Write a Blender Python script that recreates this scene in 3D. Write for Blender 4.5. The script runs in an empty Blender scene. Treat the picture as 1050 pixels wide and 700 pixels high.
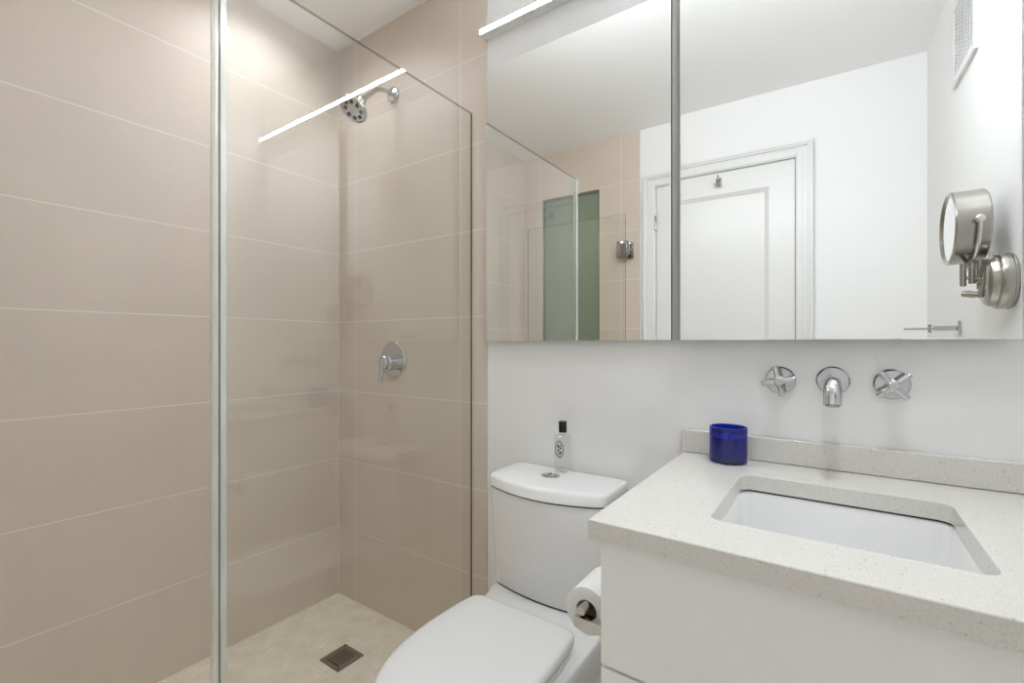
import bpy, bmesh, math, random
from mathutils import Vector, Matrix
from math import sin, cos, pi, radians
random.seed(7)
S = bpy.context.scene
COL = S.collection

# ------------------------------------------------------------------ camera, world, exposure
TH = 0.6094
cd = bpy.data.cameras.new('camera')
cam = bpy.data.objects.new('camera', cd); COL.objects.link(cam)
cam.location = (1.846, -1.275, 1.123)
cam.rotation_euler = (pi/2, 0, TH)
cd.sensor_fit = 'HORIZONTAL'; cd.sensor_width = 36.0
cd.lens = 477.26/1050*36.0
cd.shift_y = 2.515/1050
cd.clip_start = 0.01
S.camera = cam
W = bpy.data.worlds.new('world'); S.world = W; W.use_nodes = True
W.node_tree.nodes['Background'].inputs[0].default_value = (1, 1, 1, 1)
W.node_tree.nodes['Background'].inputs[1].default_value = 0.0
S.view_settings.view_transform = 'Standard'
S.view_settings.look = 'None'
S.view_settings.gamma = 1.0
S.view_settings.use_curve_mapping = False
S.view_settings.exposure = 0.37
LIGHT_STRENGTH = 138.0
CEILING_FILLS = [((1.88, -0.42, 2.435), 0.18, 3.1, 135), ((0.27, -0.38, 2.435), 0.28, 1.8, 140)]   # added fill lights out of view, no fixtures: place, size, power
for _p, _d, _w, _s in CEILING_FILLS:
    _l = bpy.data.lights.new('ceiling_fill', 'AREA'); _l.shape = 'DISK'; _l.size = _d; _l.energy = _w; _l.color = (0.905, 0.96, 1.0); _l.spread = radians(_s)
    _o = bpy.data.objects.new('ceiling_fill', _l); COL.objects.link(_o); _o.location = _p
try:
    S.cycles.max_bounces = 16; S.cycles.diffuse_bounces = 8; S.cycles.glossy_bounces = 8
    S.cycles.transmission_bounces = 12; S.cycles.transparent_max_bounces = 24
    S.cycles.sample_clamp_indirect = 8.0
except Exception:
    pass

# ------------------------------------------------------------------ materials
def new_mat(name):
    m = bpy.data.materials.new(name); m.use_nodes = True
    return m, m.node_tree.nodes, m.node_tree.links, m.node_tree.nodes['Principled BSDF']

def simple(name, col, rough=0.5, metal=0.0, spec=0.5, coat=0.0, bump=0.0, bscale=60.0):
    m, N, L, B = new_mat(name)
    B.inputs['Base Color'].default_value = (*col, 1)
    B.inputs['Roughness'].default_value = rough
    B.inputs['Metallic'].default_value = metal
    B.inputs['Specular IOR Level'].default_value = spec
    B.inputs['Coat Weight'].default_value = coat
    B.inputs['Coat Roughness'].default_value = 0.05
    if bump > 0:
        t = N.new('ShaderNodeTexNoise'); t.inputs['Scale'].default_value = bscale; t.inputs['Detail'].default_value = 4
        g = N.new('ShaderNodeNewGeometry'); L.new(g.outputs['Position'], t.inputs['Vector'])
        b = N.new('ShaderNodeBump'); b.inputs['Strength'].default_value = bump; b.inputs['Distance'].default_value = 0.002
        L.new(t.outputs['Fac'], b.inputs['Height']); L.new(b.outputs['Normal'], B.inputs['Normal'])
    return m

def mth(N, L, op, a, b=None):
    n = N.new('ShaderNodeMath'); n.operation = op
    for i, v in enumerate((a, b)):
        if v is None: continue
        if isinstance(v, (int, float)): n.inputs[i].default_value = v
        else: L.new(v, n.inputs[i])
    return n.outputs[0]

def grid_line(N, L, coord, off, period, half):
    a = mth(N, L, 'ADD', coord, off + 50*period)
    a = mth(N, L, 'DIVIDE', a, period)
    a = mth(N, L, 'FRACT', mth(N, L, 'ADD', a, 0.5))
    a = mth(N, L, 'ABSOLUTE', mth(N, L, 'SUBTRACT', a, 0.5))
    a = mth(N, L, 'MULTIPLY', a, period)
    return mth(N, L, 'LESS_THAN', a, half)

def tile_mat(name, axis, off, base, grout, pu=0.602, pv=0.305, half=0.0016, rough=0.45, mosaic=False):
    m, N, L, B = new_mat(name)
    g = N.new('ShaderNodeNewGeometry'); s = N.new('ShaderNodeSeparateXYZ'); L.new(g.outputs['Position'], s.inputs[0])
    if mosaic:
        lu = grid_line(N, L, s.outputs[0], 0.0, pu, half); lv = grid_line(N, L, s.outputs[1], 0.0, pv, half)
    else:
        lu = grid_line(N, L, s.outputs[axis], off, pu, half); lv = grid_line(N, L, s.outputs[2], 0.0, pv, half)
    ln = mth(N, L, 'MAXIMUM', lu, lv)
    # woven, cloudy stone-like grain of the tile face
    n1 = N.new('ShaderNodeTexNoise'); n1.inputs['Scale'].default_value = 3.0 if not mosaic else 14.0; n1.inputs['Detail'].default_value = 5
    L.new(g.outputs['Position'], n1.inputs['Vector'])
    mp = N.new('ShaderNodeMapping'); mp.inputs['Scale'].default_value = (1, 1, 9) if not mosaic else (6, 1, 1)
    L.new(g.outputs['Position'], mp.inputs['Vector'])
    n2 = N.new('ShaderNodeTexNoise'); n2.inputs['Scale'].default_value = 28.0; n2.inputs['Detail'].default_value = 3
    L.new(mp.outputs[0], n2.inputs['Vector'])
    f = mth(N, L, 'ADD', mth(N, L, 'MULTIPLY', n1.outputs['Fac'], 0.6), mth(N, L, 'MULTIPLY', n2.outputs['Fac'], 0.4))
    r = N.new('ShaderNodeValToRGB')
    d = 0.05 if not mosaic else 0.16
    r.color_ramp.elements[0].position = 0.3; r.color_ramp.elements[1].position = 0.7
    r.color_ramp.elements[0].color = (*[c*(1-d) for c in base], 1); r.color_ramp.elements[1].color = (*[c*(1+d) for c in base], 1)
    L.new(f, r.inputs[0])
    mx = N.new('ShaderNodeMix'); mx.data_type = 'RGBA'
    L.new(ln, mx.inputs['Factor']); L.new(r.outputs[0], mx.inputs['A']); mx.inputs['B'].default_value = (*grout, 1)
    L.new(mx.outputs['Result'], B.inputs['Base Color'])
    rr = mth(N, L, 'ADD', mth(N, L, 'MULTIPLY', ln, 0.4), rough); L.new(rr, B.inputs['Roughness'])
    b = N.new('ShaderNodeBump'); b.inputs['Strength'].default_value = 0.25; b.inputs['Distance'].default_value = 0.001
    L.new(mth(N, L, 'SUBTRACT', 1.0, ln), b.inputs['Height']); L.new(b.outputs['Normal'], B.inputs['Normal'])
    return m

def thin_glass(name, tint=(1, 1, 1), haze=0.0, rough=0.0, f0=0.045, haze_col=(0.9, 0.9, 0.9)):
    """clear sheet: straight-through transparency plus a Schlick mirror reflection, the same on both faces"""
    m, N, L, B = new_mat(name)
    N.remove(B); out = N['Material Output']
    g = N.new('ShaderNodeNewGeometry')
    dt = N.new('ShaderNodeVectorMath'); dt.operation = 'DOT_PRODUCT'
    L.new(g.outputs['Normal'], dt.inputs[0]); L.new(g.outputs['Incoming'], dt.inputs[1])
    c = mth(N, L, 'ABSOLUTE', dt.outputs['Value'])
    k = mth(N, L, 'POWER', mth(N, L, 'SUBTRACT', 1.0, c), 5.0)
    F = mth(N, L, 'ADD', mth(N, L, 'MULTIPLY', k, 1-f0), f0)
    tr = N.new('ShaderNodeBsdfTransparent'); tr.inputs[0].default_value = (*tint, 1)
    gl = N.new('ShaderNodeBsdfGlossy'); gl.inputs['Roughness'].default_value = rough; gl.inputs[0].default_value = (1, 1, 1, 1)
    base = tr.outputs[0]
    if haze > 0:
        df = N.new('ShaderNodeBsdfDiffuse'); df.inputs[0].default_value = (*haze_col, 1)
        m0 = N.new('ShaderNodeMixShader'); m0.inputs[0].default_value = haze
        L.new(base, m0.inputs[1]); L.new(df.outputs[0], m0.inputs[2]); base = m0.outputs[0]
    mx = N.new('ShaderNodeMixShader'); L.new(F, mx.inputs[0]); L.new(base, mx.inputs[1]); L.new(gl.outputs[0], mx.inputs[2])
    L.new(mx.outputs[0], out.inputs[0])
    return m

def quartz_mat():
    m, N, L, B = new_mat('quartz')
    g = N.new('ShaderNodeNewGeometry')
    v = N.new('ShaderNodeTexVoronoi'); v.inputs['Scale'].default_value = 170.0; L.new(g.outputs['Position'], v.inputs['Vector'])
    n = N.new('ShaderNodeTexNoise'); n.inputs['Scale'].default_value = 420.0; L.new(g.outputs['Position'], n.inputs['Vector'])
    sp = mth(N, L, 'LESS_THAN', v.outputs['Distance'], 0.26)
    rs = N.new('ShaderNodeSeparateColor'); L.new(v.outputs['Color'], rs.inputs[0])
    pick = mth(N, L, 'GREATER_THAN', rs.outputs[0], 0.84)
    sp = mth(N, L, 'MULTIPLY', sp, pick)
    sp = mth(N, L, 'MULTIPLY', sp, mth(N, L, 'ADD', mth(N, L, 'MULTIPLY', rs.outputs[1], 0.7), 0.1))
    r = N.new('ShaderNodeValToRGB')
    r.color_ramp.elements[0].position = 0.35; r.color_ramp.elements[1].position = 0.7
    r.color_ramp.elements[0].color = (0.67, 0.65, 0.61, 1); r.color_ramp.elements[1].color = (0.76, 0.745, 0.71, 1)
    L.new(n.outputs['Fac'], r.inputs[0])
    mx = N.new('ShaderNodeMix'); mx.data_type = 'RGBA'; L.new(sp, mx.inputs['Factor'])
    L.new(r.outputs[0], mx.inputs['A']); mx.inputs['B'].default_value = (0.33, 0.30, 0.26, 1)
    L.new(mx.outputs['Result'], B.inputs['Base Color'])
    B.inputs['Roughness'].default_value = 0.22
    return m

def emit(name, col, st):
    m, N, L, B = new_mat(name); N.remove(B)
    e = N.new('ShaderNodeEmission'); e.inputs[0].default_value = (*col, 1); e.inputs[1].default_value = st
    L.new(e.outputs[0], N['Material Output'].inputs[0])
    return m

TILE = (0.66, 0.575, 0.495); GROUT = (0.80, 0.75, 0.67)
M = dict(
    tile_x=tile_mat('tile_along_x', 0, -0.126, TILE, GROUT),
    tile_y=tile_mat('tile_along_y', 1, 0.49, TILE, GROUT),
    mosaic=tile_mat('stone_mosaic', 0, 0, (0.86, 0.79, 0.675), (0.80, 0.72, 0.61), 0.032, 0.016, 0.0009, 0.5, True),
    paint=simple('white_wall_paint', (0.87, 0.87, 0.87), 0.55, bump=0.04, bscale=180),
    ceil=simple('ceiling_paint', (0.93, 0.93, 0.93), 0.8, bump=0.03),
    trimw=simple('white_gloss_trim', (0.79, 0.79, 0.785), 0.3),
    porcelain=simple('white_porcelain', (0.86, 0.86, 0.86), 0.08, spec=0.5, coat=0.3),
    seatp=simple('white_seat_plastic', (0.79, 0.79, 0.79), 0.16),
    lacquer=simple('white_lacquer', (0.91, 0.91, 0.915), 0.18),
    dark=simple('dark_gap', (0.02, 0.02, 0.02), 0.6),
    chrome=simple('chrome', (0.60, 0.60, 0.61), 0.06, 1.0),
    chrome_d=simple('dark_chrome', (0.36, 0.35, 0.34), 0.12, 1.0),
    nickel=simple('brushed_nickel', (0.44, 0.42, 0.39), 0.22, 1.0),
    bronze=simple('drain_metal', (0.30, 0.27, 0.21), 0.4, 0.8),
    nickel_l=simple('polished_nickel', (0.70, 0.67, 0.63), 0.18, 1.0),
    alu=simple('grey_aluminium', (0.40, 0.40, 0.395), 0.5, 0.0),
    mirror=simple('mirror_silver', (0.93, 0.94, 0.93), 0.0, 1.0),
    mirror_edge=simple('mirror_edge', (0.18, 0.19, 0.17), 0.3),
    quartz=quartz_mat(),
    glass=thin_glass('shower_glass', (0.985, 0.992, 0.985)),
    glass_edge=simple('green_glass_edge', (0.10, 0.14, 0.11), 0.15),
    edge_top=thin_glass('polished_glass_rim', (0.50, 0.48, 0.42), rough=0.1),
    seal=thin_glass('clear_vinyl_seal', (0.95, 0.97, 0.95), haze=0.32, rough=0.12, f0=0.08, haze_col=(0.85, 0.87, 0.84)),
    bottle=thin_glass('bottle_glass', (0.95, 0.96, 0.95), haze=0.06, f0=0.07),
    frost=simple('frosted_green_glass', (0.235, 0.285, 0.215), 0.3),
    black=simple('black_plastic', (0.008, 0.008, 0.008), 0.25),
    ink=simple('black_ink', (0.03, 0.03, 0.03), 0.6),
    label=simple('label_white', (0.80, 0.80, 0.78), 0.5),
    paper=simple('tissue_paper', (0.84, 0.84, 0.83), 0.9, bump=0.15, bscale=300),
    card=simple('cardboard_core', (0.42, 0.36, 0.28), 0.9),
    blue=thin_glass('cobalt_glass', (0.045, 0.13, 0.66), haze=0.03, f0=0.05, haze_col=(0.01, 0.03, 0.35)),
    wax=simple('white_wax', (0.75, 0.74, 0.70), 0.5),
    led=emit('led_diffuser', (0.925, 0.965, 1.0), LIGHT_STRENGTH),
)

# ------------------------------------------------------------------ mesh helpers
def obj(name, bm, mat, parent=None, smooth=False, angle=35):
    me = bpy.data.meshes.new(name)
    bmesh.ops.recalc_face_normals(bm, faces=bm.faces)
    bm.to_mesh(me); bm.free()
    for m in (mat if isinstance(mat, (list, tuple)) else [mat]): me.materials.append(m)
    o = bpy.data.objects.new(name, me); COL.objects.link(o)
    if smooth:
        for p in me.polygons: p.use_smooth = True
        try: me.set_sharp_from_angle(angle=radians(angle))
        except Exception: pass
    if parent is not None:
        o.parent = parent
        o.matrix_parent_inverse = Matrix.Translation(parent.location).inverted() if parent.type == 'EMPTY' else Matrix()
    return o

def tag(o, label, cat, group=None, kind=None):
    o['label'] = label; o['category'] = cat
    if group: o['group'] = group
    if kind: o['kind'] = kind
    return o

def thing(name, loc, label, cat, group=None):
    o = bpy.data.objects.new(name, None); COL.objects.link(o)
    o.location = loc; o.empty_display_size = 0.05
    return tag(o, label, cat, group)

def struct(name, bm, mat, label, cat, parent=None):
    o = obj(name, bm, mat, parent); o['kind'] = 'structure'
    if parent is None: o['label'] = label; o['category'] = cat
    return o

def box(bm, x0, x1, y0, y1, z0, z1, bev=0.0, seg=2, mi=0):
    t = bmesh.new()
    v = [t.verts.new((x, y, z)) for x in (x0, x1) for y in (y0, y1) for z in (z0, z1)]
    for f in ((0, 1, 3, 2), (4, 6, 7, 5), (0, 4, 5, 1), (2, 3, 7, 6), (0, 2, 6, 4), (1, 5, 7, 3)):
        t.faces.new([v[i] for i in f])
    bmesh.ops.recalc_face_normals(t, faces=t.faces)
    if bev > 0:
        bmesh.ops.bevel(t, geom=list(t.edges), offset=bev, segments=seg, profile=0.5, affect='EDGES')
    for f in t.faces: f.material_index = mi
    merge(bm, t)
    return bm

def merge(bm, t, mat=None):
    if mat is not None: t.transform(mat)
    me = bpy.data.meshes.new('tmp'); t.to_mesh(me); t.free()
    bm.from_mesh(me); bpy.data.meshes.remove(me)
    return bm

def B(*a, **k):
    return box(bmesh.new(), *a, **k)

def frame(d):
    d = Vector(d).normalized()
    u = Vector((0, 0, 1)) if abs(d.z) < 0.9 else Vector((1, 0, 0))
    a = d.cross(u).normalized(); b = d.cross(a).normalized()
    return a, b

def tube(bm, pts, rad, n=20, cap=True, sq=False):
    """sweep a round (or square) section along a polyline"""
    pts = [Vector(p) for p in pts]; rings = []
    a, b = frame(pts[1]-pts[0])
    for i, p in enumerate(pts):
        d = (pts[min(i+1, len(pts)-1)]-pts[max(i-1, 0)]).normalized()
        a = (a - d*a.dot(d)).normalized(); b = d.cross(a)
        r = rad[i] if isinstance(rad, (list, tuple)) else rad
        m = 4 if sq else n
        ph = pi/4 if sq else 0
        rr = r*1.41421 if sq else r
        rings.append([bm.verts.new(p+a*rr*cos(ph+2*pi*k/m)+b*rr*sin(ph+2*pi*k/m)) for k in range(m)])
    for r0, r1 in zip(rings, rings[1:]):
        m = len(r0)
        for k in range(m): bm.faces.new((r0[k], r0[(k+1) % m], r1[(k+1) % m], r1[k]))
    if cap: bm.faces.new(rings[0][::-1]); bm.faces.new(rings[-1])
    return bm

def lathe(bm, prof, o=(0, 0, 0), d=(0, 0, 1), n=40):
    """revolve (radius, height) pairs about the axis d through o"""
    o = Vector(o); d = Vector(d).normalized(); a, b = frame(d); rings = []
    for r, h in prof:
        if r < 1e-6: rings.append([bm.verts.new(o+d*h)])
        else: rings.append([bm.verts.new(o+d*h+a*r*cos(2*pi*k/n)+b*r*sin(2*pi*k/n)) for k in range(n)])
    for r0, r1 in zip(rings, rings[1:]):
        for k in range(n):
            q = (k+1) % n
            if len(r0) == 1 and len(r1) == 1: continue
            if len(r0) == 1: bm.faces.new((r0[0], r1[k], r1[q]))
            elif len(r1) == 1: bm.faces.new((r0[k], r0[q], r1[0]))
            else: bm.faces.new((r0[k], r0[q], r1[q], r1[k]))
    return bm

def loft(bm, secs, cap0=True, cap1=True):
    rings = [[bm.verts.new(p) for p in s] for s in secs]; n = len(rings[0])
    for r0, r1 in zip(rings, rings[1:]):
        for k in range(n): bm.faces.new((r0[k], r0[(k+1) % n], r1[(k+1) % n], r1[k]))
    if cap0: bm.faces.new(rings[0][::-1])
    if cap1: bm.faces.new(rings[-1])
    return bm

def rrect(x0, x1, y0, y1, r, z, seg=8):
    out = []
    for cx, cy, a0 in ((x1-r, y1-r, 0), (x0+r, y1-r, 90), (x0+r, y0+r, 180), (x1-r, y0+r, 270)):
        for k in range(seg+1):
            a = radians(a0+90*k/seg); out.append((cx+r*cos(a), cy+r*sin(a), z))
    return out

def wall_holes(axis_y0, axis_y1, x0, x1, z0, z1, holes, mi=0):
    """slab in the XZ plane, thickness y0..y1, with rectangular openings"""
    bm = bmesh.new()
    xs = sorted({x0, x1, *[h[0] for h in holes], *[h[1] for h in holes]}); zs = sorted({z0, z1, *[h[2] for h in holes], *[h[3] for h in holes]})
    inside = lambda x, z: x0 < x < x1 and z0 < z < z1 and not any(h[0] < x < h[1] and h[2] < z < h[3] for h in holes)
    ya, yb = axis_y0, axis_y1
    q = lambda *p: bm.faces.new([bm.verts.new(c) for c in p])
    for i in range(len(xs)-1):
        for j in range(len(zs)-1):
            a, b, c, d = xs[i], xs[i+1], zs[j], zs[j+1]; mx, mz = (a+b)/2, (c+d)/2
            if not inside(mx, mz): continue
            for y in (ya, yb): q((a, y, c), (b, y, c), (b, y, d), (a, y, d))
            e = 1e-4
            if not inside(a-e, mz): q((a, ya, c), (a, yb, c), (a, yb, d), (a, ya, d))
            if not inside(b+e, mz): q((b, ya, c), (b, yb, c), (b, yb, d), (b, ya, d))
            if not inside(mx, c-e): q((a, ya, c), (b, ya, c), (b, yb, c), (a, yb, c))
            if not inside(mx, d+e): q((a, ya, d), (b, ya, d), (b, yb, d), (a, yb, d))
    bmesh.ops.remove_doubles(bm, verts=bm.verts, dist=1e-5)
    return bm

# ------------------------------------------------------------------ the room
RX, RY, RZ = 2.225, -1.565, 2.44
TX = 0.850           # where the tiling ends
GX0, GX1 = 0.783, 0.792   # fixed glass
YD = RY
DOOR = (0.950, 1.720, 0.0, 2.070)
WIN = (0.144, 0.581, 1.000, 2.130)
struct('floor', B(-0.1, RX+0.1, RY-0.15, 0.1, -0.1, 0.0), M['mosaic'], 'beige stone mosaic floor running through the shower', 'floor')
struct('ceiling', B(-0.1, RX+0.1, RY-0.15, 0.1, RZ, RZ+0.1), M['ceil'], 'flat white painted ceiling', 'ceiling')
struct('wall_left', B(-0.1, 0.0, RY-0.15, 0.1, 0.0, RZ), M['tile_y'], 'beige tiled wall on the left of the shower', 'wall')
struct('wall_back', B(0.0, RX, 0.004, 0.1, 0.0, RZ), M['paint'], 'white painted wall behind the toilet and the vanity', 'wall')
struct('wall_right', B(RX, RX+0.1, RY-0.15, 0.1, 0.0, RZ), M['paint'], 'white painted wall on the right seen in the mirror', 'wall')
struct('wall_front', wall_holes(RY-0.15, RY-0.004, 0.0, RX, 0.0, RZ, [WIN, DOOR]), M['paint'], 'white painted wall around the door seen in the mirror', 'wall')
struct('trim_1', B(0.0, TX, 0.0, 0.004, 0.0, RZ), M['tile_x'], 'beige wall tiles behind the shower head', 'tiling')
struct('trim_2', wall_holes(RY-0.004, RY, 0.0, TX, 0.0, RZ, [WIN]), M['tile_x'], 'beige wall tiles around the frosted window in the mirror', 'tiling')

struct('trim_4', B(0.0, 0.0022, -0.0022, 0.0, 0.0, RZ), simple('corner_grout', GROUT, 0.8), 'pale grout line in the shower corner', 'grout')

# door casing (stepped profile), mitred by stacking
def casing():
    bm = bmesh.new()
    x0, x1, z1 = DOOR[0], DOOR[1], DOOR[3]
    w = 0.075
    for a, b, t in ((0.0, w, 0.010), (0.006, 0.030, 0.016), (0.050, w, 0.022), (0.060, w-0.004, 0.028)):
        box(bm, x0-b, x0-a, RY-0.003, RY+t, 0.0, z1+b, 0.002)
        box(bm, x1+a, x1+b, RY-0.003, RY+t, 0.0, z1+b, 0.002)
        box(bm, x0-a, x1+a, RY-0.003, RY+t, z1+a, z1+b, 0.002)
    return bm
struct('trim_3', casing(), M['trimw'], 'white stepped casing around the bathroom door', 'door casing')

def door_leaf():
    bm = bmesh.new()
    x0, x1, z1 = DOOR[0]+0.003, DOOR[1]-0.003, DOOR[3]-0.003
    yb, yf, yp = RY-0.045, RY-0.004, RY-0.014
    pan = [(x0+0.115, x1-0.117, 1.00, 1.948), (x0+0.115, x1-0.117, 0.24, 0.86)]
    merge(bm, wall_holes(yb, yf, x0, x1, 0.008, z1, pan))
    for a, b, c, d in pan:
        box(bm, a, b, yb+0.005, yp-0.004, c, d)
        # sloped moulding inside each panel opening
        i = 0.022
        P = lambda x, y, z: bm.verts.new((x, y, z))
        o = [(a, c), (b, c), (b, d), (a, d)]; n = [(a+i, c+i), (b-i, c+i), (b-i, d-i), (a+i, d-i)]
        for k in range(4):
            q = (k+1) % 4
            bm.faces.new((P(o[k][0], yf-0.001, o[k][1]), P(o[q][0], yf-0.001, o[q][1]), P(n[q][0], yp-0.004, n[q][1]), P(n[k][0], yp-0.004, n[k][1])))
    return bm
door = struct('door_1', door_leaf(), M['trimw'], 'white panelled bathroom door seen in the mirror', 'door')
for z in (1.85, 0.28):
    bm = bmesh.new()
    tube(bm, [(DOOR[0]-0.001, RY+0.006, z-0.045), (DOOR[0]-0.001, RY+0.006, z+0.045)], 0.007, 12)
    h = obj('hinge', bm, M['chrome_d'], door, True); h['label'] = 'steel door hinge'

# frosted window in the shower end wall
def win_frame():
    bm = bmesh.new(); a, b, c, d = WIN; w = 0.012
    merge(bm, wall_holes(RY-0.06, RY-0.012, a+0.001, b-0.001, c+0.001, d-0.001, [(a+w, b-w, c+w, d-w)]))
    return bm
win = struct('window_1', win_frame(), M['chrome_d'], 'narrow frosted green window in the shower wall seen in the mirror', 'window')
a, b, c, d = WIN
obj('pane', B(a+0.012, b-0.012, RY-0.045, RY-0.03, c+0.012, d-0.012), M['frost'], win)['label'] = 'frosted green glass pane'

# ------------------------------------------------------------------ shower glass
GY = -0.826; GT = 1.936
def sheet(x0, x1, y0, y1, z0, z1, thin):
    """glass slab: the two big faces are glass, the rim faces are dark green polished edge"""
    bm = B(x0, x1, y0, y1, z0, z1)
    for f in bm.faces:
        n = f.normal
        f.material_index = 0 if abs(n[thin]) > 0.5 or n.y > 0.5 else (2 if n.z > 0.5 else 1)
    return bm
gp = thing('shower_glass_panel', ((GX0+GX1)/2, GY/2, 0.0), 'fixed clear glass shower screen standing between toilet and shower', 'shower screen')
bm = sheet(GX0, GX1, GY, -0.003, 0.004, GT, 0)
obj('glass', bm, [M['glass'], M['glass_edge'], M['edge_top']], gp)
bm = bmesh.new()
box(bm, GX1+0.0005, GX1+0.0025, GY-0.002, GY+0.010, 0.006, GT-0.002)
box(bm, GX0-0.0025, GX0-0.0005, GY-0.002, GY+0.010, 0.006, GT-0.002)
tube(bm, [(GX0+0.0045, GY-0.0105, 0.006), (GX0+0.0045, GY-0.0105, GT-0.002)], 0.0075, 14)
obj('edge_seal', bm, M['seal'], gp, True)['label'] = 'clear vinyl strip along the free glass edge'
bm = bmesh.new()
box(bm, GX0-0.0035, GX0-0.0005, -0.005, -0.0005, 0.004, GT)
obj('wall_gasket', bm, M['glass_edge'], gp)['label'] = 'dark green joint against the wall'

gd = thing('shower_door', (0.79, RY+0.03, 0.0), 'clear glass shower door swung open against the tiles, seen in the mirror', 'shower door')
DY = RY+0.05
obj('glass', sheet(0.062, 0.778, DY-0.005, DY+0.005, 0.02, 1.925, 1), [M['glass'], M['edge_top'], M['edge_top']], gd)
def hinge_bm(z):
    bm = bmesh.new()
    box(bm, 0.768, 0.812, RY+0.0005, RY+0.010, z-0.052, z+0.052, 0.002)
    tube(bm, [(0.788, RY+0.030, z-0.03), (0.788, RY+0.030, z+0.03)], 0.009, 16)
    box(bm, 0.782, 0.794, RY+0.008, RY+0.032, z-0.03, z+0.03, 0.001)
    box(bm, 0.725, 0.793, DY+0.006, DY+0.016, z-0.052, z+0.052, 0.003)
    box(bm, 0.725, 0.793, DY-0.016, DY-0.006, z-0.052, z+0.052, 0.003)
    box(bm, 0.780, 0.793, DY-0.010, DY+0.010, z-0.05, z+0.05, 0.002)
    return bm
for z in (1.706, 0.26):
    obj('hinge', hinge_bm(z), M['chrome_d'], gd, True)['label'] = 'square chrome glass clamp hinge'

# ------------------------------------------------------------------ shower fittings
sh = thing('wall_shower', (0.372, -0.002, 2.132), 'round chrome shower head on an angled arm high on the tiled wall', 'shower head')
obj('flange', lathe(bmesh.new(), [(0, 0.0005), (0.031, 0.0005), (0.031, 0.006), (0.027, 0.012), (0.012, 0.017), (0, 0.017)], (0.372, 0, 2.132), (0, -1, 0)), M['chrome'], sh, True)
HC = Vector((0.372, -0.192, 1.996)); HD = Vector((0, -0.61, -0.79)).normalized()
arm = [(0.372, -0.006, 2.132), (0.372, -0.03, 2.132), (0.372, -0.06, 2.128), (0.372, -0.09, 2.113), (0.372, -0.112, 2.090), tuple(HC-HD*0.066)]
obj('arm', tube(bmesh.new(), arm, 0.0085, 18), M['chrome'], sh, True)
obj('ball_joint', lathe(bmesh.new(), [(0, -0.074), (0.012, -0.072), (0.016, -0.064), (0.017, -0.056), (0.014, -0.046), (0.013, -0.040), (0.018, -0.036), (0.018, -0.028), (0, -0.026)], HC, HD), M['chrome'], sh, True)
hd = obj('head', lathe(bmesh.new(), [(0, -0.030), (0.020, -0.029), (0.030, -0.024), (0.044, -0.014), (0.053, -0.006), (0.055, 0.0), (0.053, 0.006), (0.047, 0.008), (0.045, 0.005), (0, 0.005)], HC, HD), M['chrome'], sh, True)
ua, ub = frame(HD)
for k in range(8):
    an = 2*pi*k/8+0.2
    c = HC+HD*0.0052+ua*0.032*cos(an)+ub*0.032*sin(an)
    obj('nozzle', lathe(bmesh.new(), [(0, 0), (0.0075, 0), (0.0068, 0.003), (0, 0.003)], c, HD, 16), M['black'], hd, True)['label'] = 'black rubber nozzle'

sv = thing('shower_valve', (0.372, -0.001, 1.060), 'round chrome shower valve with a lever on the tiled wall', 'shower control')
obj('plate', lathe(bmesh.new(), [(0, 0.0005), (0.073, 0.0005), (0.073, 0.005), (0.069, 0.009), (0, 0.011)], (0.372, 0, 1.060), (0, -1, 0), 56), M['chrome'], sv, True)
obj('hub', lathe(bmesh.new(), [(0, 0.010), (0.031, 0.010), (0.031, 0.040), (0.027, 0.044), (0, 0.044)], (0.372, 0, 1.048), (0, -1, 0)), M['chrome'], sv, True)
bm = bmesh.new()
lathe(bm, [(0, 0.0445), (0.027, 0.0445), (0.027, 0.060), (0.024, 0.064), (0, 0.064)], (0.372, 0, 1.052), (0, -1, 0))
tube(bm, [(0.372, -0.056, 1.065), (0.372, -0.060, 1.04), (0.372, -0.064, 1.01), (0.372, -0.070, 0.972)], [0.014, 0.012, 0.0095, 0.0075], 16)
obj('lever', bm, M['chrome'], sv, True)

dr = thing('floor_drain', (0.395, -0.259, 0.001), 'small square slotted metal drain set in the shower floor', 'drain')
bm = wall_holes(0, 0.004, 0.342, 0.448, -0.312, -0.206, [(0.356, 0.434, -0.298, -0.220)])
bm.transform(Matrix(((1, 0, 0, 0), (0, 0, 1, 0), (0, 1, 0, 0.0006), (0, 0, 0, 1))))
obj('frame', bm, M['bronze'], dr)
obj('sump', B(0.357, 0.433, -0.297, -0.221, 0.0004, 0.0012), M['dark'], dr)
bm = bmesh.new()
for k in range(8):
    y = -0.290+k*0.0098
    box(bm, 0.3565, 0.4335, y, y+0.0052, 0.0016, 0.0042, 0.0006)
for x in (0.3585, 0.4315): box(bm, x-0.0028, x+0.0028, -0.2965, -0.2215, 0.0016, 0.0040)
obj('grate', bm, M['bronze'], dr)
for (x, y) in ((0.349, -0.213), (0.441, -0.305)):
    obj('screw', lathe(bmesh.new(), [(0, 0.0047), (0.0035, 0.0047), (0.003, 0.0060), (0, 0.0062)], (x, y, 0)), M['dark'], dr, True)

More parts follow.
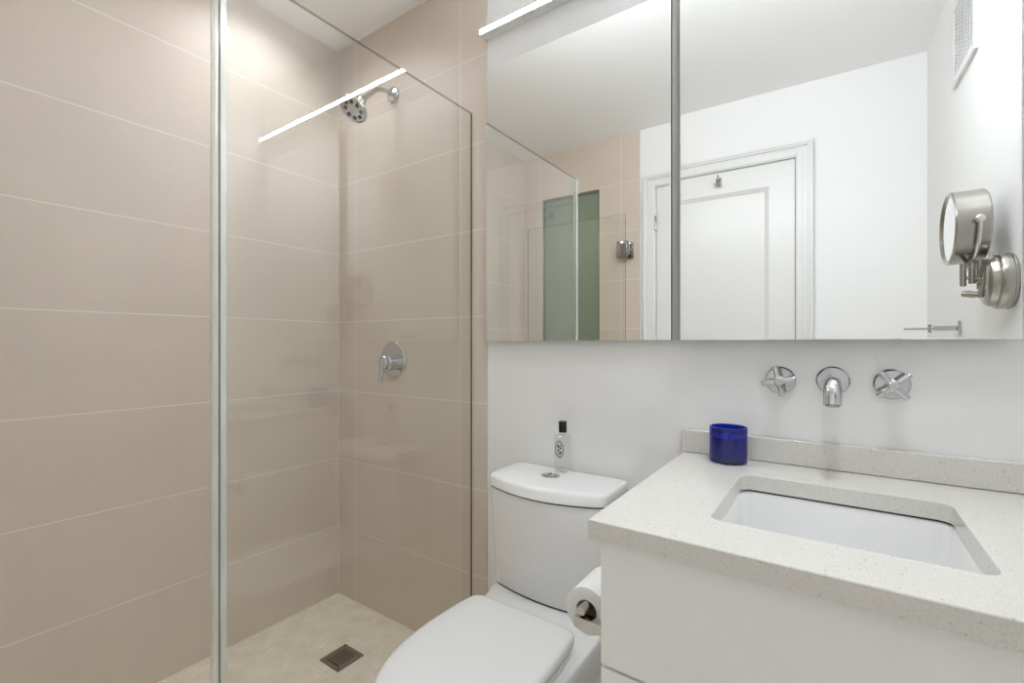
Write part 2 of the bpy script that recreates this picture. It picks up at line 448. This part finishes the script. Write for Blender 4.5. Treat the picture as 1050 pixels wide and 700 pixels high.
# ------------------------------------------------------------------ toilet
TCX = 1.179
toi = thing('toilet', (TCX, -0.35, 0.0), 'white skirted toilet with closed lid between shower screen and vanity', 'toilet')
def bowl_sec(z, hw, yb, ys, yf, n=24):
    """flat back, straight sides to ys, half-ellipse nose to yf"""
    p = [(TCX+hw, yb, z)]
    for k in range(1, 7): p.append((TCX+hw, yb+(ys-yb)*k/6, z))
    for k in range(1, 2*n):
        a = pi*k/(2*n)
        p.append((TCX+hw*math.copysign(abs(cos(a))**0.82, cos(a)), ys+(yf-ys)*abs(sin(a))**0.94, z))
    for k in range(7): p.append((TCX-hw, ys+(yb-ys)*k/6, z))
    return p
secs = [bowl_sec(z, hw, -0.010, ys, yf) for z, hw, ys, yf in (
    (0.0005, 0.128, -0.36, -0.600), (0.015, 0.132, -0.36, -0.606), (0.10, 0.140, -0.36, -0.622), (0.20, 0.155, -0.37, -0.655),
    (0.28, 0.170, -0.38, -0.690), (0.335, 0.179, -0.39, -0.714), (0.365, 0.1825, -0.40, -0.722), (0.3815, 0.1825, -0.40, -0.722), (0.3850, 0.1808, -0.40, -0.720), (0.386, 0.177, -0.40, -0.716))]
bm = loft(bmesh.new(), secs)

def tank_sec(z, hw, yb, yc, ym, r=0.02, n=22, seg=6):
    raw = [(TCX+hw, yb, r), (TCX+hw, yc, r)]
    for k in range(1, n):
        t = k/n; x = hw-2*hw*t
        raw.append((TCX+x, yc+(ym-yc)*(1-(x/hw)**2), 0))
    raw += [(TCX-hw, yc, r), (TCX-hw, yb, r)]
    out = []; m = len(raw)
    for i, (x, y, rr) in enumerate(raw):
        P = Vector((x, y))
        if rr == 0: out.append((x, y, z)); continue
        A = (Vector(raw[i-1][:2])-P); C = (Vector(raw[(i+1) % m][:2])-P)
        la, lc = A.length, C.length; A.normalize(); C.normalize()
        d = min(rr, 0.45*la if raw[i-1][2] else 0.98*la, 0.45*lc if raw[(i+1) % m][2] else 0.98*lc)
        for k in range(seg+1):
            t = k/seg
            q = P+A*d*(1-t)**2+C*d*t**2
            out.append((q.x, q.y, z))
    return out
# raised shelf that carries the tank
loft(bm, [tank_sec(0.380, 0.1815, -0.012, -0.215, -0.250, 0.02), tank_sec(0.390, 0.181, -0.012, -0.195, -0.228, 0.02), tank_sec(0.399, 0.1815, -0.012, -0.172, -0.200, 0.02), tank_sec(0.4044, 0.181, -0.014, -0.152, -0.180, 0.02)])
obj('bowl', bm, M['porcelain'], toi, True, 50)
obj('tank_joint', loft(bmesh.new(), [tank_sec(0.4046, 0.1795, -0.016, -0.148, -0.176), tank_sec(0.4079, 0.1795, -0.016, -0.148, -0.176)]), M['dark'], toi)
bm = loft(bmesh.new(), [tank_sec(z, hw, -0.012, yc, ym, 0.016) for z, hw, yc, ym in (
    (0.408, 0.179, -0.147, -0.175), (0.4105, 0.182, -0.150, -0.178), (0.50, 0.183, -0.156, -0.190), (0.60, 0.184, -0.164, -0.206), (0.7005, 0.1855, -0.174, -0.224), (0.703, 0.184, -0.172, -0.222))])
obj('tank', bm, M['porcelain'], toi, True, 50)
obj('lid_joint', loft(bmesh.new(), [tank_sec(0.7032, 0.1842, -0.014, -0.1722, -0.2222), tank_sec(0.7075, 0.1842, -0.014, -0.1722, -0.2222)]), M['dark'], toi)
bm = loft(bmesh.new(), [tank_sec(z, hw, yb, yc, ym, 0.018) for z, hw, yb, yc, ym in (
    (0.7076, 0.1855, -0.010, -0.175, -0.226), (0.709, 0.187, -0.008, -0.177, -0.228), (0.730, 0.188, -0.008, -0.175, -0.222), (0.7355, 0.187, -0.009, -0.172, -0.217), (0.7385, 0.184, -0.012, -0.167, -0.210), (0.7395, 0.178, -0.018, -0.160, -0.202))])
obj('tank_lid', bm, M['porcelain'], toi, True, 50)
def ell(cx, cy, a, b, z, n=36): return [(cx+a*cos(2*pi*k/n), cy+b*sin(2*pi*k/n), z) for k in range(n)]
bt = obj('flush_plate', loft(bmesh.new(), [ell(1.162, -0.100, 0.029, 0.0215, 0.7396), ell(1.162, -0.100, 0.0285, 0.021, 0.7418), ell(1.162, -0.100, 0.025, 0.018, 0.7424)]), M['chrome'], toi, True)
for s in (-1, 1):
    hb = [(1.162+s*(0.0015+0.0195*cos(a)), -0.100+0.0155*sin(a)) for a in [radians(-85+170*k/14) for k in range(15)]]
    if s < 0: hb = hb[::-1]
    obj('flush_button', loft(bmesh.new(), [[(x, y, 0.7425) for x, y in hb], [(x, y, 0.7447) for x, y in hb], [(1.162+s*0.008+(x-1.162-s*0.008)*0.85, -0.1+(y+0.1)*0.85, 0.7455) for x, y in hb]]), M['chrome'], bt, True)

# seat and lid: half widths along the length
SP = [(-0.266, 0.118), (-0.268, 0.138), (-0.277, 0.153), (-0.295, 0.160), (-0.33, 0.164), (-0.38, 0.168), (-0.43, 0.1705), (-0.48, 0.1695), (-0.53, 0.164), (-0.58, 0.152), (-0.625, 0.134), (-0.665, 0.108), (-0.695, 0.077), (-0.712, 0.046), (-0.720, 0.018)]
def seat_sec(z, ins=0.0):
    pts = [(TCX+w, y) for y, w in SP]+[(TCX-w, y) for y, w in SP[::-1]]
    cx, cy = TCX, -0.47; out = []
    for x, y in pts:
        d = Vector((x-cx, (y-cy)*0.78)); l = max(d.length, 1e-6); f = max(0.02, 1-ins/l)
        out.append((cx+(x-cx)*f, cy+(y-cy)*f, z))
    return out
def smooth_loop(p, it=1):
    for _ in range(it):
        n = len(p); q = []
        for i in range(n):
            a, b = Vector(p[i]), Vector(p[(i+1) % n])
            q += [tuple(a*0.75+b*0.25), tuple(a*0.25+b*0.75)]
        p = q
    return p
sec = lambda z, i=0.0: smooth_loop(seat_sec(z, i), 2)
bm = loft(bmesh.new(), [sec(0.3875, 0.010), sec(0.390, 0.006), sec(0.400, 0.003), sec(0.408, 0.005), sec(0.4105, 0.009)])
obj('seat', bm, M['seatp'], toi, True, 50)
bm = loft(bmesh.new(), [sec(0.4115, 0.012), sec(0.4118, 0.004), sec(0.414, 0.001), sec(0.424, 0.0), sec(0.430, 0.002), sec(0.434, 0.007), sec(0.436, 0.016), sec(0.4375, 0.05), sec(0.438, 0.10)])
obj('seat_lid', bm, M['seatp'], toi, True, 60)
for s in (-1, 1):
    obj('seat_hinge', B(TCX+s*0.105-0.030, TCX+s*0.105+0.030, -0.262, -0.243, 0.3868, 0.408, 0.004), M['seatp'], toi, True)

# ------------------------------------------------------------------ perfume bottle on the tank
bx, by, bz, bw = 1.1715, -0.043, 0.7397, 0.0195
pb = thing('perfume_bottle', (bx, by, bz), 'clear square glass bottle with black cap standing on the toilet tank', 'bottle')
bm = loft(bmesh.new(), [rrect(bx-w, bx+w, by-w, by+w, 0.004, z, 4) for z, w in ((bz, bw-0.002), (bz+0.002, bw), (bz+0.108, bw), (bz+0.113, bw-0.004), (bz+0.115, 0.010), (bz+0.119, 0.009))])
obj('body', bm, M['bottle'], pb, True)
obj('base', loft(bmesh.new(), [rrect(bx-w, bx+w, by-w, by+w, 0.003, z, 4) for z, w in ((bz+0.003, bw-0.003), (bz+0.010, bw-0.003))]), M['bottle'], pb, True)['label'] = 'thick clear glass bottom'
obj('cap', lathe(bmesh.new(), [(0, 0.1193), (0.0118, 0.1193), (0.0122, 0.121), (0.0122, 0.150), (0.011, 0.152), (0, 0.152)], (bx, by, bz), n=28), M['black'], pb, True)['label'] = 'black cylindrical cap'
ly = by-bw-0.0004; lz = bz+0.071
def oval(r0x, r0z, r1x, r1z, y, n=40, skip=None):
    bm = bmesh.new()
    for k in range(n):
        if skip and k % skip == 0: continue
        a0, a1 = 2*pi*k/n, 2*pi*(k+1)/n
        q = [(bx+r*cos(a), y, lz+s*sin(a)) for r, s, a in ((r0x, r0z, a0), (r0x, r0z, a1), (r1x, r1z, a1), (r1x, r1z, a0))]
        bm.faces.new([bm.verts.new(c) for c in q])
    return bm
lab = obj('label', loft(bmesh.new(), [[(bx+0.0155*cos(2*pi*k/40), ly, lz+0.026*sin(2*pi*k/40)) for k in range(40)], [(bx+0.0155*cos(2*pi*k/40), ly-0.0003, lz+0.026*sin(2*pi*k/40)) for k in range(40)]]), M['label'], pb)
lab['label'] = 'white oval label with black ornament'
bm = oval(0.0155, 0.026, 0.0147, 0.0249, ly-0.0006)
merge(bm, oval(0.0107, 0.0200, 0.0101, 0.0192, ly-0.0006))
merge(bm, oval(0.0138, 0.0237, 0.0116, 0.0212, ly-0.0006, 54, 3))     # ring of small lettering
for (x, z, rx, rz, t) in ((-0.004, 0.009, 0.0035, 0.0045, 0.3), (0.003, 0.004, 0.0042, 0.003, -0.4), (-0.003, -0.003, 0.003, 0.0042, 0.5), (0.004, -0.009, 0.0032, 0.004, 0.1), (-0.001, -0.013, 0.0042, 0.002, 0.0), (0.005, 0.012, 0.002, 0.003, 0.0)):
    P = [(rx*cos(2*pi*k/14), rz*sin(2*pi*k/14)) for k in range(14)]
    bm.faces.new([bm.verts.new((bx+x+u*cos(t)-v*sin(t), ly-0.0006, lz+z+u*sin(t)+v*cos(t))) for u, v in P])
obj('ornament', bm, M['ink'], lab)

# ------------------------------------------------------------------ vanity
VX0, VX1 = 1.530, 2.2235
CT = 0.842
va = thing('vanity_cabinet', (VX0+0.3, -0.30, 0.0), 'white wall hung vanity cabinet with handleless drawers under the stone worktop', 'vanity cabinet')
bm = bmesh.new()
VB = 0.26; t = 0.016
box(bm, VX0, VX0+t, -0.550, 0.003, VB, 0.808); box(bm, VX1-t, VX1, -0.550, 0.003, VB, 0.808)
box(bm, VX0+t, VX1-t, -0.550, 0.003, VB, VB+t); box(bm, VX0+t, VX1-t, -0.012, 0.003, VB+t, 0.808)
box(bm, VX0+t, VX1-t, -0.545, -0.10, 0.594, 0.604)
obj('body', bm, M['lacquer'], va)
for z0, z1 in ((0.602, 0.8065), (0.430, 0.5975), (0.262, 0.4255)):
    obj('drawer', B(VX0+0.0005, VX1-0.002, -0.5705, -0.5515, z0, z1, 0.0012), M['lacquer'], va)

SX0, SX1, SY0, SY1 = 1.677, 2.011, -0.479, -0.163
co = thing('vanity_worktop', (1.87, -0.30, 0.81), 'speckled off white quartz worktop with sink cut-out on the vanity cabinet', 'worktop')
def slab():
    bm = bmesh.new(); x0, x1, y0, y1 = 1.518, 2.2235, -0.592, 0.003; zt, zb = CT, 0.8105
    inner = rrect(SX0, SX1, SY0, SY1, 0.022, 0, 8); cx, cy = (SX0+SX1)/2, (SY0+SY1)/2
    outer = []
    for x, y, _ in inner:
        dx, dy = x-cx, y-cy
        s = min((x1-cx)/dx if dx > 0 else (x0-cx)/dx if dx < 0 else 9, (y1-cy)/dy if dy > 0 else (y0-cy)/dy if dy < 0 else 9)
        outer.append([cx+dx*s, cy+dy*s])
    for X, Y in ((x0, y0), (x0, y1), (x1, y0), (x1, y1)):       # snap the nearest outer vertex to each corner
        k = min(range(len(outer)), key=lambda i: (outer[i][0]-X)**2+(outer[i][1]-Y)**2); outer[k] = [X, Y]
    e = 0.0015
    ins = lambda p: (min(max(p[0], x0+e), x1-e), min(max(p[1], y0+e), y1-e))
    rings = [[bm.verts.new((x, y, zb)) for x, y, _ in inner], [bm.verts.new((x, y, zt-e)) for x, y, _ in inner]]
    ex = [(x+(x-cx)*0.006, y+(y-cy)*0.006) for x, y, _ in inner]
    rings += [[bm.verts.new((x, y, zt)) for x, y in ex], [bm.verts.new((*ins(p), zt)) for p in outer], [bm.verts.new((p[0], p[1], zt-e)) for p in outer], [bm.verts.new((p[0], p[1], zb)) for p in outer]]
    rings.append(rings[0])
    n = len(inner)
    for r0, r1 in zip(rings, rings[1:]):
        for k in range(n): bm.faces.new((r0[k], r0[(k+1) % n], r1[(k+1) % n], r1[k]))
    return bm
obj('slab', slab(), M['quartz'], co)
obj('backsplash', B(1.512, 2.2235, -0.0205, 0.003, CT+0.0012, 0.899, 0.0012), M['quartz'], co)['label'] = 'low quartz upstand along the wall'

sk = thing('sink_basin', (1.844, -0.32, 0.66), 'white rectangular undermount basin sunk in the quartz worktop', 'sink')
rr = lambda z, g, r=0.024: rrect(SX0-g, SX1+g, SY0-g, SY1+g, r, z, 8)
bm = loft(bmesh.new(), [rr(0.8060, 0.018), rr(0.8060, 0.003), rr(0.798, -0.001), rr(0.74, -0.006, 0.03), rr(0.690, -0.014, 0.036), rr(0.676, -0.024, 0.04), rr(0.670, -0.045, 0.04), rr(0.667, -0.09, 0.04)], cap0=False)
loft(bm, [rr(0.8060, 0.018), rr(0.798, 0.014), rr(0.74, 0.008), rr(0.685, 0.0), rr(0.660, -0.02), rr(0.656, -0.06)], cap0=False)
obj('bowl', bm, M['porcelain'], sk, True, 60)
obj('gasket', loft(bmesh.new(), [rr(0.8064, 0.0035), rr(0.8102, 0.0035), rr(0.8102, 0.015), rr(0.8064, 0.015), rr(0.8064, 0.0035)], False, False), M['dark'], sk)['label'] = 'dark joint under the stone'
obj('sink_drain', lathe(bmesh.new(), [(0, 0.001), (0.030, 0.001), (0.030, 0.003), (0.022, 0.004), (0.020, 0.002), (0, 0.002)], (1.844, -0.29, 0.6665)), M['chrome'], sk, True)

# blue candle glass
kx, ky, kr = 1.633, -0.0655, 0.0420
ca = thing('candle_glass', (kx, ky, CT), 'cobalt blue glass candle tumbler at the back left corner of the worktop', 'candle')
h = 0.084
obj('glass', lathe(bmesh.new(), [(0, 0.0005), (kr-0.004, 0.0005), (kr-0.001, 0.002), (kr, 0.006), (kr, h-0.001), (kr-0.001, h), (kr-0.003, h), (kr-0.004, h-0.001), (kr-0.004, 0.008), (0, 0.007)], (kx, ky, CT), n=56), M['blue'], ca, True)
obj('wax', lathe(bmesh.new(), [(0, 0.0085), (kr-0.005, 0.0085), (kr-0.005, 0.060), (0, 0.059)], (kx, ky, CT), n=48), M['wax'], ca, True)
obj('wick', tube(bmesh.new(), [(kx, ky, CT+0.0595), (kx+0.001, ky, CT+0.070)], 0.001, 8), M['label'], ca)

# ------------------------------------------------------------------ wall taps
def cross_tap(x, z, ang, label):
    t = thing('cross_handle_tap', (x, -0.001, z), label, 'tap', 'wall mounted cross handle taps')
    obj('rose', lathe(bmesh.new(), [(0, 0.0), (0.032, 0.0), (0.032, 0.004), (0.029, 0.007), (0, 0.008)], (x, 0.0035, z), (0, -1, 0), 44), M['chrome'], t, True)
    obj('stem', lathe(bmesh.new(), [(0, 0.0115), (0.0115, 0.0115), (0.0115, 0.030), (0.008, 0.033), (0.008, 0.036), (0, 0.036)], (x, 0.0035, z), (0, -1, 0), 28), M['chrome'], t, True)
    hd = obj('cross', cross_bm(x, z, ang), M['chrome'], t, True, 30)
    return t
def cross_bm(x, z, ang):
    bm = bmesh.new(); yc = -0.042
    lathe(bm, [(0, -0.008), (0.010, -0.008), (0.010, 0.007), (0.008, 0.009), (0, 0.009)], (x, yc, z), (0, -1, 0), 24)
    for k in range(4):
        a = ang+k*pi/2; d = Vector((cos(a), 0, sin(a)))
        c = Vector((x, yc, z))
        tube(bm, [c+d*0.004, c+d*0.033, c+d*0.0345, c+d*0.035], [0.0062, 0.0062, 0.0056, 0.0046], 16)
    return bm
cross_tap(1.735, 1.037, radians(12), 'left chrome cross handle tap above the blue candle')
cross_tap(1.942, 1.037, radians(41), 'right chrome cross handle tap turned to an X')
spx = 1.8385; spz = 1.040
sp = thing('basin_spout', (spx, -0.001, spz), 'curved chrome wall spout between the two cross taps', 'spout')
obj('rose', lathe(bmesh.new(), [(0, 0.0), (0.032, 0.0), (0.032, 0.004), (0.029, 0.007), (0, 0.008)], (spx, 0.0035, spz), (0, -1, 0), 44), M['chrome'], sp, True)
path = [(spx, -0.004, spz), (spx, -0.06, spz), (spx, -0.085, spz-0.001)]
for k in range(1, 9):
    a = radians(75*k/8); path.append((spx, -0.085-0.038*sin(a), spz-0.001-0.038*(1-cos(a))))
q = Vector(path[-1]); path.append(tuple(q+Vector((0, -cos(radians(75)), -sin(radians(75))))*0.014))
obj('pipe', tube(bmesh.new(), path, 0.0162, 28), M['chrome'], sp, True)
d = Vector((0, -cos(radians(75)), -sin(radians(75))))
obj('aerator', lathe(bmesh.new(), [(0, 0.0005), (0.0125, 0.0005), (0.012, 0.002), (0, 0.0015)], path[-1], d, 24), M['chrome_d'], sp, True)

# ------------------------------------------------------------------ toilet paper and its holder
rx, rz, r0, r1 = 1.455, 0.614, -0.467, -0.362
hy = -0.487
ph = thing('toilet_paper_holder', (VX0, hy, 0.606), 'chrome angled toilet roll holder fixed to the side of the vanity', 'toilet roll holder')
obj('mounting_plate', B(VX0-0.0065, VX0-0.0006, hy-0.020, hy+0.020, 0.588, 0.628, 0.0015), M['chrome'], ph, True)
obj('arm', tube(bmesh.new(), [(VX0-0.006, hy, 0.606), (1.445, hy, 0.606), (1.442, hy, 0.606)], [0.0095, 0.0095, 0.008], 4, sq=True), M['chrome'], ph)
obj('rod', tube(bmesh.new(), [(1.455, hy-0.004, rz+0.0114), (1.455, r1-0.004, rz+0.0114)], 0.0085, 24), M['chrome'], ph, True)
pr = thing('toilet_paper_roll', (rx, r0, rz), 'partly used white toilet paper roll hanging beside the vanity', 'toilet roll')
obj('paper', lathe(bmesh.new(), [(0.0215, 0), (0.043, 0), (0.0445, 0.001), (0.0445, r1-r0-0.001), (0.043, r1-r0), (0.0215, r1-r0), (0.0215, 0)], (rx, r0, rz), (0, 1, 0), 56), M['paper'], pr, True)
obj('core', lathe(bmesh.new(), [(0.0200, 0.0005), (0.0212, 0.0005), (0.0212, r1-r0-0.0005), (0.0200, r1-r0-0.0005), (0.0200, 0.0005)], (rx, r0, rz), (0, 1, 0), 40), M['card'], pr, True)

# ------------------------------------------------------------------ mirror cabinets
MB, MT = 1.1325, 2.0625
def cabinet(x0, x1, y, label, rot=0.0):
    t = thing('mirror_cabinet', ((x0+x1)/2, 0.0, MB), label, 'mirror cabinet', 'mirror cabinets above the toilet and vanity')
    obj('body', B(x0+0.004, x1-0.004, y+0.0215+abs(rot)*(x1-x0), 0.0035, MB+0.003, MT-0.003), M['alu'], t) if y < -0.03 else obj('body', B(x0+0.004, x1-0.004, y+0.0105, 0.0035, MB+0.003, MT-0.003), M['alu'], t)
    bm = bmesh.new()
    box(bm, x0, x1, y+0.0005, y+0.0100, MB, MT)
    for f in bm.faces: f.material_index = 1
    # mirror glass with a narrow bevelled border
    e = 0.0015
    A = [(x0, MB), (x1, MB), (x1, MT), (x0, MT)]; I = [(x0+e, MB+e), (x1-e, MB+e), (x1-e, MT-e), (x0+e, MT-e)]
    va_ = [bm.verts.new((p[0], y+0.0005, p[1])) for p in A]; vi = [bm.verts.new((p[0], y, p[1])) for p in I]
    bm.faces.new(vi).material_index = 0
    for k in range(4): bm.faces.new((va_[k], va_[(k+1) % 4], vi[(k+1) % 4], vi[k])).material_index = 0
    if rot:
        bm.transform(Matrix.Translation((x1, y, 0)) @ Matrix.Rotation(rot, 4, 'Z') @ Matrix.Translation((-x1, -y, 0)))
    o = obj('mirror_door', bm, [M['mirror'], M['mirror_edge']], t)
    return t
cabinet(0.861, 1.484, -0.018, 'left mirror cabinet above the toilet, next to the tiles')
cabinet(1.513, 2.127, -0.0303, 'right mirror cabinet above the basin taps, slightly proud of the other', radians(0.85))
st = thing('cabinet_filler', (1.50, 0.0, MB), 'grey metal strip in the gap between the two mirror cabinets', 'filler strip')
bm = bmesh.new(); box(bm, 1.4885, 1.511, -0.0225, 0.003, MB+0.001, MT-0.001, 0.0008)
obj('strip', bm, M['alu'], st)
bm = bmesh.new(); box(bm, 1.4845, 1.4882, -0.012, 0.003, MB+0.001, MT-0.001)
obj('groove', bm, M['dark'], st)['label'] = 'dark recessed groove'

# linear lamp above the mirrors
ll = thing('linear_wall_lamp', (1.52, 0.0, 2.186), 'long slim lit linear lamp on the wall above the mirrors', 'wall lamp')
LZ = 2.187; lx0, lx1 = 0.846, 2.205
bm = bmesh.new()
box(bm, lx0, lx1, -0.020, 0.0035, LZ-0.0095, LZ+0.0095)
box(bm, lx0, lx1, -0.034, -0.020, LZ-0.0095, LZ-0.0078); box(bm, lx0, lx1, -0.034, -0.020, LZ+0.0078, LZ+0.0095)
for x in (lx0-0.0012, lx1): box(bm, x, x+0.0012, -0.034, 0.0035, LZ-0.0095, LZ+0.0095)
obj('housing', bm, M['trimw'], ll)
obj('diffuser', B(lx0+0.0005, lx1-0.0005, -0.0340, -0.0205, LZ-0.0076, LZ+0.0076), M['led'], ll)['label'] = 'glowing white diffuser'

# ------------------------------------------------------------------ things on the right wall and door (seen in the mirror)
my, mz, mx = -0.565, 1.445, 2.118
bz_, by_ = 1.284, -0.486
mm = thing('makeup_mirror', (RX, by_, bz_), 'round brushed nickel magnifying mirror on a wall bracket, seen in the right mirror', 'magnifying mirror')
obj('base', lathe(bmesh.new(), [(0, 0.0006), (0.070, 0.0006), (0.071, 0.003), (0.071, 0.026), (0.069, 0.030), (0.064, 0.033), (0.063, 0.040), (0.060, 0.047), (0.050, 0.053), (0.036, 0.055), (0, 0.056)], (RX, by_, bz_), (-1, 0, 0), 56), M['nickel'], mm, True)
obj('base_trim', lathe(bmesh.new(), [(0.0712, 0.004), (0.0725, 0.005), (0.0725, 0.008), (0.0712, 0.009)], (RX, by_, bz_), (-1, 0, 0), 56), M['nickel'], mm, True)
yb2 = by_-0.025
bm = bmesh.new()
tube(bm, [(RX-0.045, by_, bz_+0.005), (RX-0.060, yb2, bz_+0.010)], 0.009, 18)
for x, r_, z0_, z1_ in ((RX-0.052, 0.0075, 1.268, 1.345), (RX-0.068, 0.0075, 1.284, 1.342), (RX-0.086, 0.0070, 1.278, 1.338)):
    lathe(bm, [(0, 0), (r_-0.001, 0), (r_, 0.001), (r_, z1_-z0_-0.001), (r_-0.001, z1_-z0_), (0, z1_-z0_)], (x, yb2, z0_), (0, 0, 1), 22)
for z in (1.300, 1.330): tube(bm, [(RX-0.052, yb2, z), (RX-0.086, yb2, z)], 0.0045, 12)
tube(bm, [(RX-0.038, by_+0.018, 1.352), (RX-0.046, by_+0.020, 1.330), (RX-0.056, by_+0.014, 1.275), (RX-0.058, by_+0.004, 1.246)], 0.0058, 12)
obj('bracket_arm', bm, M['nickel'], mm, True)
bm = bmesh.new()
tube(bm, [(RX-0.056, by_-0.004, 1.252), (RX-0.084, yb2-0.006, 1.258)], 0.0080, 16)
lathe(bm, [(0, 0), (0.011, 0), (0.012, 0.002), (0.012, 0.012), (0.010, 0.014), (0, 0.014)], (RX-0.072, yb2-0.004, 1.250), (0.3, 0.4, 1), 20)
obj('clamp_screw', bm, M['nickel'], mm, True)
R = 0.100; dp = 0.068
yk = bmesh.new(); xk = mx+dp*0.62
arc = [(xk, my+(R+0.014)*cos(a), mz+(R+0.014)*sin(a)) for a in [radians(2-184*k/28) for k in range(29)]]
tube(yk, arc, 0.0048, 12)
tube(yk, [(xk, my, mz-R-0.010), (xk-0.006, my+0.012, mz-R-0.006), (RX-0.086, yb2, 1.334)], 0.0062, 14)
obj('yoke', yk, M['nickel_l'], mm, True)
for s in (-1, 1):
    obj('pivot_knob', lathe(bmesh.new(), [(0, 0.0005), (0.006, 0.0005), (0.006, 0.008), (0.010, 0.010), (0.010, 0.018), (0.006, 0.021), (0, 0.021)], (xk, my+s*R, mz), (0, s, 0), 20), M['nickel_l'], mm, True)
dm = obj('drum', lathe(bmesh.new(), [(0.088, 0.003), (0.093, -0.002), (0.098, -0.002), (R+0.001, 0.002), (R, 0.010), (R, dp-0.010), (R+0.001, dp-0.002), (0.098, dp+0.002), (0.088, dp), (0, dp)], (mx, my, mz), (1, 0, 0), 64), M['nickel'], mm, True)
obj('mirror_disc', lathe(bmesh.new(), [(0, 0.0025), (0.0875, 0.0025), (0.0875, 0.006), (0, 0.006)], (mx, my, mz), (1, 0, 0), 56), M['mirror'], dm, False)

vy0, vy1, vz0, vz1 = -1.06, -0.775, 2.035, 2.32
ve = thing('air_vent', (RX, (vy0+vy1)/2, vz0), 'white louvred air vent grille high on the right wall, seen in the mirror', 'air vent')
def swapxy(bm, x):
    """XZ slab built with y = thickness -> stands on the right wall"""
    bm.transform(Matrix(((0, 1, 0, x), (1, 0, 0, 0), (0, 0, 1, 0), (0, 0, 0, 1)))); return bm
obj('frame', swapxy(wall_holes(-0.010, -0.0006, vy0, vy1, vz0, vz1, [(vy0+0.025, vy1-0.025, vz0+0.025, vz1-0.025)]), RX), M['trimw'], ve)
obj('duct', B(RX-0.0022, RX-0.0007, vy0+0.026, vy1-0.026, vz0+0.026, vz1-0.026), M['alu'], ve)
bm = bmesh.new()
n = 18
for k in range(n):
    z = vz0+0.030+k*(vz1-vz0-0.06)/(n-1)
    box(bm, RX-0.0085, RX-0.0025, vy0+0.0255, vy1-0.0255, z-0.003, z+0.003)
for k in range(1, 8):
    y = vy0+0.025+k*(vy1-vy0-0.05)/8; box(bm, RX-0.0095, RX-0.0088, y-0.002, y+0.002, vz0+0.026, vz1-0.026)
obj('grille', bm, M['trimw'], ve)

ty, tz = -1.00, 1.178
th = thing('towel_holder', (RX, ty, tz), 'slim chrome towel arm on a square plate on the right wall, seen in the mirror', 'towel holder')
obj('plate', B(RX-0.009, RX-0.0006, ty-0.025, ty+0.025, tz-0.025, tz+0.025, 0.002), M['chrome'], th, True)
obj('post', tube(bmesh.new(), [(RX-0.008, ty, tz), (RX-0.070, ty, tz)], 0.0080, 4, sq=True), M['chrome'], th)
obj('arm', tube(bmesh.new(), [(RX-0.070, ty, tz), (RX-0.150, ty, tz)], 0.0042, 12), M['chrome'], th, True)
bm = bmesh.new(); box(bm, RX-0.084, RX-0.074, ty-0.006, ty+0.006, tz+0.007, tz+0.014, 0.001); box(bm, RX-0.084, RX-0.074, ty-0.006, ty+0.006, tz-0.014, tz-0.007, 0.001); box(bm, RX-0.081, RX-0.077, ty-0.002, ty+0.002, tz-0.010, tz+0.010)
obj('collar', bm, M['chrome_d'], th)

hx, hz = 1.357, 2.012
rh = thing('robe_hook', (hx, RY-0.004, hz), 'small chrome robe hook at the top of the white door, seen in the mirror', 'hook')
obj('plate', B(hx-0.014, hx+0.014, RY-0.0035, RY+0.003, hz-0.022, hz+0.024, 0.002), M['chrome_d'], rh, True)
bm = bmesh.new()
tube(bm, [(hx, RY+0.002, hz+0.012), (hx, RY+0.02, hz+0.016), (hx, RY+0.032, hz+0.030)], 0.005, 12)
for s in (-1, 1):
    tube(bm, [(hx, RY+0.002, hz-0.010), (hx+s*0.012, RY+0.018, hz-0.022), (hx+s*0.018, RY+0.034, hz-0.014)], 0.0055, 12)
obj('prong', bm, M['chrome'], rh, True)
